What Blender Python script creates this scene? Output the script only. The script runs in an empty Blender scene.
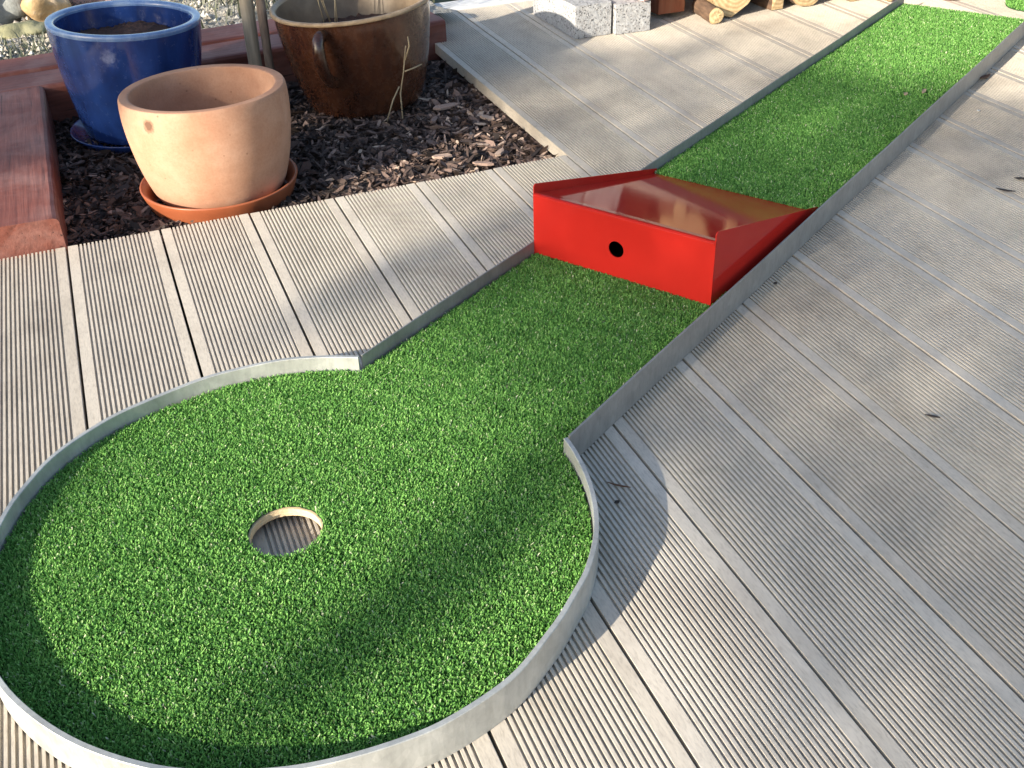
import bpy, bmesh, math, random
import numpy as np
from mathutils import Vector, Matrix

random.seed(7)
rng = np.random.default_rng(11)
sc = bpy.context.scene
COL = sc.collection
PI = math.pi

# ------------------------------------------------------------------ frame
# x runs across the deck boards, y along them; the centre of the putting
# circle is the origin, z = 0 is the top of the deck.
CAM = (-0.0858, -0.8777, 0.7762)
YAW, PITCH, ROLL, FOC = -0.36079, 0.975597, -0.034192, 1067.28
LT = 2.1357165                                   # lane angle
NX, NY = math.cos(LT), math.sin(LT)              # across the lane
DX, DY = math.sin(LT), -math.cos(LT)             # along the lane
R0, HR = 0.3148, 0.0438                          # circle radius, rim height
SL, SR = 0.1568, -0.162                           # rails (outer faces)
LEND = 2.305
SUN_EL = math.radians(20.0)
SH = (0.9135, 0.4068)                            # way the shadows run
GAP0, BW = -0.3509, 0.15

def lane(s, a, z=0.0):
    return Vector((s*NX + a*DX, s*NY + a*DY, z))

# ------------------------------------------------------------------ helpers
def tag(o, label=None, cat=None, group=None, kind=None):
    if label: o['label'] = label
    if cat: o['category'] = cat
    if group: o['group'] = group
    if kind: o['kind'] = kind
    return o

def link(o, parent=None):
    COL.objects.link(o)
    if parent is not None: o.parent = parent
    return o

def empty(name, loc=(0, 0, 0), rz=0.0, label=None, cat=None, group=None):
    o = bpy.data.objects.new(name, None)
    o.empty_display_size = 0.05
    o.location = loc; o.rotation_euler = (0, 0, rz)
    link(o); tag(o, label, cat, group)
    return o

def mesh_obj(name, verts, faces, mat, parent=None, smooth=False, mats=None, mi=None):
    me = bpy.data.meshes.new(name)
    me.from_pydata([tuple(v) for v in verts], [], faces)
    me.update()
    for m in (mats or [mat]): me.materials.append(m)
    if mi is not None: me.polygons.foreach_set('material_index', mi)
    if smooth: me.polygons.foreach_set('use_smooth', [True]*len(me.polygons))
    return link(bpy.data.objects.new(name, me), parent)

def bm_obj(name, bm, mat, parent=None, smooth=False):
    me = bpy.data.meshes.new(name)
    bmesh.ops.recalc_face_normals(bm, faces=bm.faces[:])
    bm.to_mesh(me); bm.free()
    me.materials.append(mat)
    if smooth: me.polygons.foreach_set('use_smooth', [True]*len(me.polygons))
    return link(bpy.data.objects.new(name, me), parent)

def big_mesh(name, V, n_per, mat, parent=None, attr=None):
    """V: (N*n_per,3) array of separate n-gons; attr: per-face float arrays."""
    V = np.asarray(V, np.float32); nf = len(V)//n_per
    me = bpy.data.meshes.new(name)
    me.vertices.add(len(V)); me.vertices.foreach_set('co', V.ravel())
    me.loops.add(len(V)); me.loops.foreach_set('vertex_index', np.arange(len(V), dtype=np.int32))
    me.polygons.add(nf)
    me.polygons.foreach_set('loop_start', np.arange(0, len(V), n_per, dtype=np.int32))
    me.polygons.foreach_set('loop_total', np.full(nf, n_per, np.int32))
    me.update(calc_edges=True)
    if attr is not None:
        a = me.attributes.new('rnd', 'FLOAT', 'FACE')
        a.data.foreach_set('value', np.asarray(attr, np.float32))
    me.materials.append(mat)
    return link(bpy.data.objects.new(name, me), parent)

def bevel(o, w, seg=2):
    m = o.modifiers.new('bevel', 'BEVEL'); m.width = w; m.segments = seg
    m.limit_method = 'ANGLE'; m.angle_limit = math.radians(35)
    return o

def box_vf(x0, x1, y0, y1, z0, z1):
    v = [(x0,y0,z0),(x1,y0,z0),(x1,y1,z0),(x0,y1,z0),(x0,y0,z1),(x1,y0,z1),(x1,y1,z1),(x0,y1,z1)]
    f = [(0,3,2,1),(4,5,6,7),(0,1,5,4),(1,2,6,5),(2,3,7,6),(3,0,4,7)]
    return v, f

def lathe(name, prof, mat, parent=None, seg=96, wob=0.0, seed=0):
    r = random.Random(seed)
    ph = [r.uniform(0, 6.28) for _ in range(3)]
    V, F = [], []
    for (rad, z) in prof:
        for k in range(seg):
            a = 2*PI*k/seg
            w = 1 + wob*(math.sin(2*a+ph[0])*.6 + math.sin(3*a+ph[1])*.4)
            V.append((rad*w*math.cos(a), rad*w*math.sin(a), z + wob*.03*math.sin(2*a+ph[2])))
    n = len(prof)
    for i in range(n-1):
        for k in range(seg):
            k2 = (k+1) % seg
            F.append((i*seg+k, i*seg+k2, (i+1)*seg+k2, (i+1)*seg+k))
    return mesh_obj(name, V, F, mat, parent, smooth=True)

def round_prof(pts, it=2):
    """Chaikin smoothing of an open profile."""
    for _ in range(it):
        q = [pts[0]]
        for a, b in zip(pts[:-1], pts[1:]):
            q.append((a[0]*.75+b[0]*.25, a[1]*.75+b[1]*.25))
            q.append((a[0]*.25+b[0]*.75, a[1]*.25+b[1]*.75))
        q.append(pts[-1]); pts = q
    return pts

def tube_vf(pts, rads, seg=10, V=None, F=None, cap=True):
    V = [] if V is None else V; F = [] if F is None else F
    pts = [Vector(p) for p in pts]; base = len(V)
    n = len(pts)
    up = Vector((0.31, 0.17, 0.93))
    for i, p in enumerate(pts):
        t = (pts[min(i+1, n-1)] - pts[max(i-1, 0)]).normalized()
        a = t.cross(up)
        if a.length < 1e-3: a = t.cross(Vector((1, 0, 0)))
        a.normalize(); b = t.cross(a)
        for k in range(seg):
            c, s = math.cos(2*PI*k/seg), math.sin(2*PI*k/seg)
            V.append(p + (a*c + b*s)*rads[i])
    for i in range(n-1):
        for k in range(seg):
            k2 = (k+1) % seg
            F.append((base+i*seg+k, base+i*seg+k2, base+(i+1)*seg+k2, base+(i+1)*seg+k))
    if cap:
        F.append(tuple(base+k for k in range(seg))[::-1])
        F.append(tuple(base+(n-1)*seg+k for k in range(seg)))
    return V, F

# ------------------------------------------------------------------ materials
class NT:
    def __init__(self, name):
        self.m = bpy.data.materials.new(name); self.m.use_nodes = True
        self.t = self.m.node_tree; self.t.nodes.clear()
        self.out = self.n('ShaderNodeOutputMaterial')
        self.b = self.n('ShaderNodeBsdfPrincipled')
        self.l(self.b.outputs[0], self.out.inputs['Surface'])
    def n(self, ty, **kw):
        x = self.t.nodes.new(ty)
        for k, v in kw.items():
            if k.startswith('i_'):
                key = k[2:].replace('_', ' ')
                x.inputs[key].default_value = v
            else: setattr(x, k, v)
        return x
    def l(self, a, b): self.t.links.new(a, b)
    def coord(self, which='Object', scale=(1, 1, 1)):
        c = self.n('ShaderNodeTexCoord'); mp = self.n('ShaderNodeMapping')
        mp.inputs['Scale'].default_value = scale
        self.l(c.outputs[which], mp.inputs['Vector']); return mp.outputs[0]
    def noise(self, vec, scale, detail=4, rough=.55, dist=0.0):
        x = self.n('ShaderNodeTexNoise'); x.inputs['Scale'].default_value = scale
        x.inputs['Detail'].default_value = detail; x.inputs['Roughness'].default_value = rough
        x.inputs['Distortion'].default_value = dist
        self.l(vec, x.inputs['Vector']); return x.outputs['Fac']
    def ramp(self, fac, stops, interp='LINEAR'):
        x = self.n('ShaderNodeValToRGB'); cr = x.color_ramp; cr.interpolation = interp
        while len(cr.elements) > 1: cr.elements.remove(cr.elements[-1])
        for i, (p, c) in enumerate(stops):
            e = cr.elements[0] if i == 0 else cr.elements.new(p)
            e.position = p; e.color = (*c, 1) if len(c) == 3 else c
        self.l(fac, x.inputs[0]); return x.outputs[0]
    def mix(self, fac, a, b, mode='MIX'):
        x = self.n('ShaderNodeMix', data_type='RGBA', blend_type=mode)
        for sock, v in ((x.inputs[0], fac), (x.inputs[6], a), (x.inputs[7], b)):
            if hasattr(v, 'is_linked') or hasattr(v, 'links'): self.l(v, sock)
            elif isinstance(v, (int, float)): sock.default_value = v
            else: sock.default_value = (*v, 1)
        return x.outputs[2]
    def math(self, op, a, b=0.0):
        x = self.n('ShaderNodeMath', operation=op)
        for sock, v in ((x.inputs[0], a), (x.inputs[1], b)):
            if isinstance(v, (int, float)): sock.default_value = v
            else: self.l(v, sock)
        return x.outputs[0]
    def bump(self, h, strength=.3, dist=.002):
        x = self.n('ShaderNodeBump'); x.inputs['Strength'].default_value = strength
        x.inputs['Distance'].default_value = dist
        self.l(h, x.inputs['Height']); self.l(x.outputs[0], self.b.inputs['Normal'])
    def color(self, c):
        if isinstance(c, tuple): self.b.inputs['Base Color'].default_value = (*c, 1)
        else: self.l(c, self.b.inputs['Base Color'])
    def set(self, **kw):
        for k, v in kw.items():
            s = self.b.inputs[k.replace('_', ' ')]
            if isinstance(v, (int, float)): s.default_value = v
            else: self.l(v, s)
        return self

def simple(name, stops, scale=40, rough=.8, detail=5, bump=.2, bd=.001, vscale=(1, 1, 1), **kw):
    n = NT(name); v = n.coord('Object', vscale); f = n.noise(v, scale, detail, .62)
    n.color(n.ramp(f, stops)); n.set(Roughness=rough, **kw)
    if bump: n.bump(f, bump, bd)
    return n.m

# decking: wood-plastic composite boards
def m_deck():
    n = NT('decking'); v = n.coord('Object')
    a = n.n('ShaderNodeAttribute', attribute_name='rnd').outputs['Fac']
    c = n.ramp(a, [(0, (.455, .405, .335)), (.5, (.515, .462, .384)), (1, (.565, .512, .432))])
    fine = n.noise(n.coord('Object', (1, .22, 1)), 420, 3, .7)
    c = n.mix(.55, c, n.ramp(fine, [(.3, (.62, .60, .58)), (.5, (1, 1, 1)), (.72, (1.15, 1.13, 1.1))]), 'MULTIPLY')
    big = n.noise(v, 3.2, 6, .62, .6)
    c = n.mix(.6, c, n.ramp(big, [(.34, (.70, .68, .67)), (.48, (1, 1, 1)), (.7, (1.06, 1.05, 1.03))]), 'MULTIPLY')
    mid = n.noise(n.coord('Object', (1, .35, 1)), 26, 5, .65)
    c = n.mix(.45, c, n.ramp(mid, [(.32, (.72, .70, .68)), (.52, (1, 1, 1)), (.75, (1.1, 1.09, 1.07))]), 'MULTIPLY')
    n.color(c); n.set(Roughness=.72, Specular_IOR_Level=.35)
    n.bump(fine, .35, .0006)
    return n.m

def m_galv(name, lo, hi, metal, rough):
    n = NT(name); v = n.coord('Object')
    vo = n.n('ShaderNodeTexVoronoi'); vo.inputs['Scale'].default_value = 60
    n.l(v, vo.inputs['Vector'])
    f = n.noise(v, 22, 6, .65, .4)
    c = n.ramp(f, [(.25, lo), (.75, hi)])
    c = n.mix(.22, c, n.ramp(vo.outputs['Color'], [(0, (.6, .62, .63)), (1, (1.2, 1.2, 1.2))]), 'MULTIPLY')
    st = n.noise(n.coord('Object', (1, 1, .3)), 160, 3, .7)
    c = n.mix(.3, c, n.ramp(st, [(.35, (.6, .6, .58)), (.55, (1, 1, 1))]), 'MULTIPLY')
    n.color(c)
    n.set(Metallic=metal, Roughness=n.math('ADD', n.math('MULTIPLY', f, .25), rough))
    n.bump(st, .15, .0005)
    return n.m

def m_red():
    n = NT('red_paint'); v = n.coord('Object')
    f = n.noise(v, 9, 5, .6)
    n.color(n.ramp(f, [(.3, (.44, .019, .014)), (.7, (.49, .025, .018))]))
    d = n.noise(v, 180, 4, .7)
    n.set(Roughness=n.ramp(d, [(.4, (.05, .05, .05)), (.75, (.12, .12, .12))]), Specular_IOR_Level=.06)
    n.bump(n.noise(v, 260, 2, .5), .05, .0003)
    return n.m

def m_turf():
    n = NT('turf_fibre')
    a = n.n('ShaderNodeAttribute', attribute_name='rnd').outputs['Fac']
    c = n.ramp(a, [(0, (.058, .175, .038)), (.30, (.135, .335, .070)), (.58, (.24, .490, .118)), (.84, (.36, .59, .18)), (.95, (.48, .61, .30)), (1, (.68, .68, .50))])
    n.color(c); n.set(Roughness=.65, Specular_IOR_Level=.18)
    tr = n.n('ShaderNodeBsdfTranslucent'); n.l(c, tr.inputs['Color'])
    mx = n.n('ShaderNodeMixShader'); mx.inputs[0].default_value = .32
    n.l(n.b.outputs[0], mx.inputs[1]); n.l(tr.outputs[0], mx.inputs[2]); n.l(mx.outputs[0], n.out.inputs['Surface'])
    return n.m

def m_rnd(name, stops, rough=.85, tex=300):
    n = NT(name)
    a = n.n('ShaderNodeAttribute', attribute_name='rnd').outputs['Fac']
    c = n.ramp(a, stops)
    f = n.noise(n.coord('Object'), tex, 3, .6)
    c = n.mix(.6, c, n.ramp(f, [(.3, (.5, .5, .5)), (.7, (1.25, 1.2, 1.15))]), 'MULTIPLY')
    n.color(c); n.set(Roughness=rough); n.bump(f, .5, .001)
    return n.m

def m_glaze(name, stops, streak=(1, 1, .25), rough=.12):
    n = NT(name); f = n.noise(n.coord('Object', streak), 26, 6, .65, .5)
    big = n.noise(n.coord('Object'), 7, 4, .6)
    c = n.ramp(f, stops)
    c = n.mix(.5, c, n.ramp(big, [(.3, (.6, .6, .65)), (.6, (1.1, 1.1, 1.1))]), 'MULTIPLY')
    n.color(c)
    d = n.noise(n.coord('Object'), 60, 5, .7)
    n.set(Roughness=n.ramp(d, [(.45, (rough,)*3), (.75, (rough+.3,)*3)]), Coat_Weight=.3, Coat_Roughness=.05)
    n.bump(n.noise(n.coord('Object', (1, 1, 3)), 30, 3, .5), .12, .002)
    return n

def m_terracotta():
    n = NT('terracotta'); v = n.coord('Object')
    f = n.noise(v, 14, 6, .62); g = n.noise(v, 240, 3, .7)
    c = n.ramp(f, [(.28, (.37, .19, .118)), (.5, (.42, .235, .152)), (.75, (.47, .285, .197))])
    c = n.mix(.35, c, n.ramp(g, [(.3, (.72, .70, .68)), (.6, (1.05, 1.05, 1.05))]), 'MULTIPLY')
    # turning marks and a dark chipped spot near the rim
    h = n.noise(n.coord('Object', (.3, .3, 1)), 55, 3, .6)
    c = n.mix(.25, c, n.ramp(h, [(.35, (.8, .78, .76)), (.6, (1.05, 1.05, 1.05))]), 'MULTIPLY')
    sep = n.n('ShaderNodeVectorMath', operation='DISTANCE'); co = n.n('ShaderNodeTexCoord')
    n.l(co.outputs['Object'], sep.inputs[0]); sep.inputs[1].default_value = (-.108, -.100, .174)
    dd = n.math('ADD', sep.outputs['Value'], n.math('MULTIPLY', n.noise(v, 130, 3, .7), .012))
    c = n.mix(n.ramp(dd, [(.012, (.85,)*3), (.0195, (0,)*3)]), c, (.085, .045, .028))
    po = n.n('ShaderNodeTexVoronoi'); po.inputs['Scale'].default_value = 42
    n.l(n.coord('Object'), po.inputs['Vector'])
    c = n.mix(n.ramp(po.outputs['Distance'], [(.05, (.6,)*3), (.10, (0,)*3)]), c, (.17, .09, .055))
    bl = n.noise(n.coord('Object'), 5, 6, .7, .6)
    c = n.mix(n.ramp(bl, [(.56, (0,)*3), (.78, (.35,)*3)]), c, (.60, .46, .37))
    n.color(c); n.set(Roughness=.88, Specular_IOR_Level=.2); n.bump(g, .25, .0008)
    return n.m

def m_beam():
    n = NT('stained_timber'); v = n.coord('Object', (1, 1, 1))
    a = n.n('ShaderNodeTexCoord')
    g = n.noise(n.coord('Object', (1, 14, 14)), 6, 6, .65, .3)
    c = n.ramp(g, [(.25, (.09, .024, .015)), (.5, (.16, .046, .030)), (.75, (.22, .075, .052))])
    w = n.noise(v, 8, 6, .7, .5)
    c = n.mix(n.ramp(w, [(.45, (0,)*3), (.75, (.5,)*3)]), c, (.30, .185, .165))
    k = n.noise(n.coord('Object', (1.2, 45, 45)), 3.2, 3, .6, .15)
    c = n.mix(n.ramp(k, [(.30, (.85,)*3), (.36, (0,)*3)]), c, (.022, .010, .008))
    n.color(c); n.set(Roughness=.6, Specular_IOR_Level=.4); n.bump(n.math('ADD', g, k), .4, .002)
    return n.m

def m_granite(name, light):
    n = NT(name); v = n.coord('Object')
    vo = n.n('ShaderNodeTexVoronoi'); vo.inputs['Scale'].default_value = 330
    n.l(v, vo.inputs['Vector'])
    c = n.ramp(vo.outputs['Color'], [(0, (.06, .06, .062)), (.16, (.12, .118, .12)), (.26, (.34, .33, .32)), (.5, light), (1, tuple(x*1.2 for x in light))])
    f = n.noise(v, 90, 5, .7)
    c = n.mix(.5, c, n.ramp(f, [(.35, (.55, .55, .55)), (.6, (1.1, 1.1, 1.1))]), 'MULTIPLY')
    n.color(c); n.set(Roughness=.85); n.bump(f, .8, .004)
    return n.m

def m_cutwood():
    n = NT('cut_wood'); v = n.coord('Object')
    w = n.n('ShaderNodeTexWave', wave_type='RINGS', rings_direction='Y')
    w.inputs['Scale'].default_value = 30; w.inputs['Distortion'].default_value = 2.5; w.inputs['Detail'].default_value = 3
    n.l(v, w.inputs['Vector'])
    f = n.noise(v, 60, 5, .7)
    c = n.ramp(w.outputs['Fac'], [(0, (.43, .295, .15)), (1, (.56, .43, .24))])
    c = n.mix(.6, c, n.ramp(f, [(.3, (.55, .5, .42)), (.62, (1.1, 1.1, 1.1))]), 'MULTIPLY')
    n.color(c); n.set(Roughness=.85); n.bump(f, .5, .002)
    return n.m

M = {}
M['deck'] = m_deck()
M['galv'] = m_galv('galvanised_steel', (.32, .325, .31), (.52, .525, .50), .35, .38)
M['rail'] = m_galv('dull_aluminium', (.25, .243, .23), (.37, .355, .335), .4, .45)
M['red'] = m_red()
M['turf'] = m_turf()
M['backing'] = simple('turf_backing', [(.3, (.010, .035, .010)), (.7, (.022, .07, .02))], 300, .95)
M['ply'] = simple('plywood', [(.3, (.50, .36, .20)), (.7, (.70, .56, .36))], 90, .8, vscale=(1, 1, 6))
M['beam'] = m_beam()
M['soil'] = simple('dark_soil', [(.3, (.012, .009, .008)), (.7, (.045, .033, .026))], 60, .95, 6, .8, .01)
M['chips'] = m_rnd('bark_chips', [(0, (.016, .011, .010)), (.32, (.050, .033, .027)), (.58, (.115, .076, .062)), (.77, (.21, .142, .115)), (.9, (.33, .235, .19)), (1, (.47, .36, .28))])
M['terr'] = m_terracotta()
M['saucer'] = simple('plastic_terracotta', [(.3, (.26, .070, .028)), (.7, (.33, .10, .042))], 12, .4, 5, .1)
nb = m_glaze('blue_glaze', [(.25, (.008, .018, .075)), (.5, (.012, .034, .14)), (.72, (.020, .055, .21))])
co = nb.n('ShaderNodeTexCoord'); dv = nb.n('ShaderNodeVectorMath', operation='DISTANCE')
nb.l(co.outputs['Object'], dv.inputs[0]); dv.inputs[1].default_value = (-.045, -.138, .19)
dd = nb.math('ADD', dv.outputs['Value'], nb.math('MULTIPLY', nb.noise(nb.coord('Object'), 110, 5, .8), .045))
base = nb.b.inputs['Base Color'].links[0].from_socket
nb.color(nb.mix(nb.ramp(dd, [(.022, (.55,)*3), (.040, (0,)*3)]), base, (.22, .25, .36)))
M['blue'] = nb.m
M['bluerim'] = m_glaze('thin_blue_glaze', [(.25, (.06, .12, .28)), (.5, (.12, .20, .38)), (.75, (.24, .32, .46))]).m
M['brown'] = m_glaze('brown_glaze', [(.25, (.024, .009, .006)), (.5, (.052, .019, .010)), (.75, (.11, .042, .020))], (1, 1, .35), .2).m
M['brownin'] = simple('inner_glaze', [(.3, (.10, .07, .045)), (.7, (.20, .15, .10))], 20, .35, 5, .1)
M['brownrim'] = simple('bare_rim', [(.3, (.20, .13, .075)), (.7, (.40, .30, .19))], 50, .5)
M['stake'] = simple('grey_wood', [(.3, (.20, .165, .12)), (.7, (.36, .31, .235))], 16, .8, 6, .5, .002, (6, 6, .6))
M['bark2'] = simple('tree_bark', [(.3, (.10, .075, .06)), (.7, (.22, .17, .135))], 18, .9, 6, .8, .004, (6, 6, .8))
M['granite'] = m_granite('pale_granite', (.37, .37, .37))
M['granitedark'] = m_granite('brown_granite', (.27, .24, .21))
M['granitepink'] = m_granite('pink_granite', (.52, .33, .31))
M['log'] = simple('log_bark', [(.3, (.06, .035, .022)), (.7, (.17, .10, .06))], 40, .9, 6, .8, .004, (3, .5, 3))
M['logred'] = simple('red_bark', [(.3, (.12, .030, .012)), (.52, (.24, .07, .028)), (.75, (.26, .12, .06))], 14, .75, 6, .5, .003, (3, 3, .4))
M['cut'] = m_cutwood()
M['gravel'] = simple('pale_gravel', [(.35, (.18, .16, .13)), (.5, (.40, .37, .31)), (.7, (.62, .59, .52))], 130, .9, 4, 1.0, .01)
M['pebble'] = m_rnd('pebbles', [(0, (.16, .14, .11)), (.4, (.38, .34, .28)), (.8, (.60, .56, .48)), (1, (.74, .71, .64))], .85, 120)
M['ground'] = simple('garden_ground', [(.3, (.04, .05, .025)), (.7, (.10, .11, .05))], 6, .95, 6)
M['concrete'] = simple('pale_concrete', [(.3, (.48, .48, .47)), (.7, (.66, .66, .65))], 60, .9, 6, .4, .002)
M['stone_grey'] = simple('grey_boulder', [(.3, (.13, .14, .13)), (.7, (.32, .33, .31))], 22, .9, 6, .8, .01)
M['stone_tan'] = simple('ochre_boulder', [(.3, (.28, .17, .07)), (.55, (.46, .32, .17)), (.75, (.5, .43, .36))], 16, .9, 6, .8, .01)
M['stone_olive'] = simple('olive_boulder', [(.3, (.13, .13, .07)), (.7, (.26, .25, .15))], 18, .9, 6, .8, .01)
M['grass'] = m_rnd('grass_blades', [(0, (.05, .065, .035)), (.5, (.12, .135, .085)), (1, (.25, .25, .20))], .7)
M['straw'] = simple('dry_stem', [(.3, (.25, .19, .11)), (.7, (.42, .34, .22))], 30, .85)
M['leaf'] = simple('dead_leaf', [(.3, (.09, .040, .02)), (.7, (.19, .09, .045))], 60, .8)
M['dark'] = simple('dark_litter', [(.3, (.02, .016, .014)), (.7, (.06, .045, .035))], 80, .9)
M['paper'] = simple('pale_flake', [(.3, (.55, .54, .50)), (.7, (.75, .74, .70))], 60, .8)
M['foliage'] = m_rnd('tree_leaves', [(0, (.03, .06, .02)), (1, (.09, .13, .05))], .6)

# ------------------------------------------------------------------ setting
GZ = -0.13
def ground():
    # one sheet to the horizon, finer near the deck
    xs = [-300, -40, -8, -3, 0, 3, 6, 12, 40, 300]
    V = [(x, y, GZ) for y in xs for x in xs]; n = len(xs)
    F = [(j*n+i, j*n+i+1, (j+1)*n+i+1, (j+1)*n+i) for j in range(n-1) for i in range(n-1)]
    tag(mesh_obj('ground', V, F, M['ground']), kind='structure')
ground()

def deck():
    V, F, A = [], [], []
    pitch, gw, gd, ng, edge = .006, .0031, .0036, 19, .0155
    for k in range(-12, 27):
        x0 = GAP0 + k*BW + .0018; x1 = GAP0 + (k+1)*BW - .0018
        pr = [(x0, -.024), (x0, 0)]
        x = x0 + edge
        st = (x1 - x0 - 2*edge + (pitch-gw)) / (ng + 0.0)
        for g in range(ng):
            a = x0 + edge + g*st
            pr += [(a, 0), (a+.0003, -gd), (a+gw-.0003, -gd), (a+gw, 0)]
        pr += [(x1-.0007, 0), (x1, -.0006), (x1, -.024)]
        y0 = -3.0 - random.uniform(0, .1)
        y1 = (.868 if x1 < .705 else 1.925) + random.uniform(-.0015, .0015)
        tilt = random.uniform(-.0006, .0006)
        b = len(V); n = len(pr)
        for y in (y0, y1):
            for (px, pz) in pr: V.append((px, y, pz + tilt*(px-x0)/BW))
        for i in range(n-1): F.append((b+i, b+i+1, b+n+i+1, b+n+i))
        F.append(tuple(b+n-1-i for i in range(n))); F.append(tuple(b+n+i for i in range(n)))
        A += [random.random()]*(n+1)
    o = mesh_obj('deck', V, F, M['deck'])
    at = o.data.attributes.new('rnd', 'FLOAT', 'FACE'); at.data.foreach_set('value', A)
    bm = bmesh.new(); bm.from_mesh(o.data); bmesh.ops.recalc_face_normals(bm, faces=bm.faces[:]); bm.to_mesh(o.data); bm.free()
    tag(o, kind='structure')
    # earth seen through the gaps
    v, f = box_vf(-2.2, 3.8, -3.0, .80, -.12, -.05)
    tag(mesh_obj('earth_below_deck', v, f, M['soil']), kind='structure')
    v, f = box_vf(.76, 3.8, .802, 1.9, -.12, -.05)
    tag(mesh_obj('earth_below_deck', v, f, M['soil']), kind='structure')
deck()

BEDZ = -0.036
def bed():
    n = 60; V, F = [], []
    for j in range(n+1):
        for i in range(n+1):
            x = -.25 + 1.01*i/n; y = .803 + 1.0*j/n
            z = BEDZ + .006*math.sin(x*23+1)*math.cos(y*19) + random.uniform(-.003, .003)
            V.append((x, y, z))
    F = [(j*(n+1)+i, j*(n+1)+i+1, (j+1)*(n+1)+i+1, (j+1)*(n+1)+i) for j in range(n) for i in range(n)]
    tag(mesh_obj('soil_bed', V, F, M['soil'], smooth=True), kind='structure')
    # bark chips: flat irregular slivers lying at all angles
    N = 24000
    Vc, A = [], []
    x = rng.uniform(-.20, .725, N); y = rng.uniform(.83, 1.62, N)
    L = rng.gamma(1.8, .0034, N) + .003; Wd = L*rng.uniform(.12, .40, N)
    T = rng.uniform(.0008, .0025, N)
    az = rng.uniform(0, 2*PI, N); tl = rng.normal(0, .36, N); ro = rng.normal(0, .6, N)
    z = BEDZ + rng.uniform(-.002, .011, N)
    col = rng.beta(1.5, 2.6, N)
    # chips get a paler tone in the right-hand front part
    col = np.clip(col + np.where((x > .30) & (y < 1.4), rng.uniform(0, .38, N), 0.04), 0, 1)
    for i in range(N):
        l, w, t = L[i], Wd[i], T[i]
        m = Matrix.Translation((x[i], y[i], z[i])) @ Matrix.Rotation(az[i], 4, 'Z') @ Matrix.Rotation(tl[i], 4, 'Y') @ Matrix.Rotation(ro[i], 4, 'X')
        j = [random.uniform(.6, 1.2) for _ in range(6)]
        ring = [(-l*j[0], 0), (-l*.5, -w*j[1]), (l*.6*j[2], -w*.8), (l*j[3], w*.1), (l*.4, w*j[4]), (-l*.55*j[5], w*.7)]
        top = [m @ Vector((a, b, t)) for a, b in ring]; bot = [m @ Vector((a, b, -t)) for a, b in ring]
        Vc += top; A.append(col[i])
        # sides as two hexagons would be wasteful: a second, slightly shifted face gives thickness
        Vc += bot[::-1]; A.append(col[i]*.9)
    big_mesh('bark_mulch', [tuple(v) for v in Vc], 6, M['chips'], attr=A)
    tag(bpy.data.objects['bark_mulch'], kind='stuff')
    # larger pieces one can pick out
    picks = [(.60, 1.285, .034, .009, .2, .9), (.55, 1.22, .022, .006, 1.0, .8), (.655, 1.18, .018, .007, 2.2, .97),
             (.50, 1.02, .020, .009, -.5, .93), (.56, .95, .022, .006, -.7, .88), (.61, .99, .016, .007, .7, .95)]
    lab = ['long pale bark strip lying right of the brown pot', 'short tan bark strip beside the long pale strip right of brown pot',
           'yellowish bark piece close under the side of the raised deck edge', 'pale broad bark flake in the mulch near the deck front',
           'slender pinkish bark splinter close to the deck front', 'small pale bark flake right of the pinkish splinter near the deck']
    for (px, py, l, w, a, c), t in zip(picks, lab):
        ring = [(-l, 0), (-l*.6, -w), (l*.5, -w*.8), (l, w*.1), (l*.5, w*.9), (-l*.7, w*.8)]
        V = [(u, v, .004 + random.uniform(-.001, .001)) for u, v in ring] + [(u, v, -.001) for u, v in ring]
        F = [tuple(range(6)), tuple(range(11, 5, -1))] + [(i, i+6, (i+1) % 6+6, (i+1) % 6) for i in range(6)]
        o = mesh_obj('bark_piece', V, F, M['chips'])
        o.data.attributes.new('rnd', 'FLOAT', 'FACE').data.foreach_set('value', [c]*len(F))
        o.location = (px, py, BEDZ+.012); o.rotation_euler = (random.uniform(-.15, .15), random.uniform(-.1, .1), a)
        tag(o, t, 'bark', 'larger bark pieces in the mulch')
bed()

# ------------------------------------------------------------------ timber edging
def beam(name, L, W, H, loc, rz, label, group, crack=True):
    bm = bmesh.new()
    n = 24
    prof = [(-W/2, -H), (W/2, -H), (W/2, -.008), (W/2-.003, -.002), (W/2-.009, 0), (-W/2+.009, 0), (-W/2+.003, -.002), (-W/2, -.008)]
    rows = []
    for i in range(n+1):
        x = L*i/n
        rows.append([bm.verts.new((x, a + .0005*math.sin(i*1.7+a*40), z + (.0006*math.sin(i*.9+a*30) if z > -.05 else 0))) for a, z in prof])
    for i in range(n):
        for k in range(len(prof)):
            k2 = (k+1) % len(prof)
            bm.faces.new((rows[i][k], rows[i][k2], rows[i+1][k2], rows[i+1][k]))
    bm.faces.new(rows[0][::-1]); bm.faces.new(rows[-1])
    o = bm_obj(name, bm, M['beam'])
    o.location = loc; o.rotation_euler = (0, 0, rz)
    return tag(o, label, 'timber', group)
BG = 'stained timbers edging the mulch bed'
beam('edging_timber', .722, .12, .165, (-.262, .876, .050), PI/2, 'red stained timber along the left side of the bed, its end facing the deck', BG)
beam('edging_timber', 1.12, .122, .165, (-.388, 1.640, .0505), math.radians(4.6), 'red stained timber behind the pots, the front one of the back pair', BG)
beam('edging_timber', 1.10, .122, .165, (-.399, 1.766, .0535), math.radians(4.6), 'rear red stained timber lying against the gravel behind the pots', BG)
beam('edging_timber', .735, .12, .165, (-.386, .876, .0495), PI/2, 'outer red timber at the photo edge left of the bed', BG)

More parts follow.
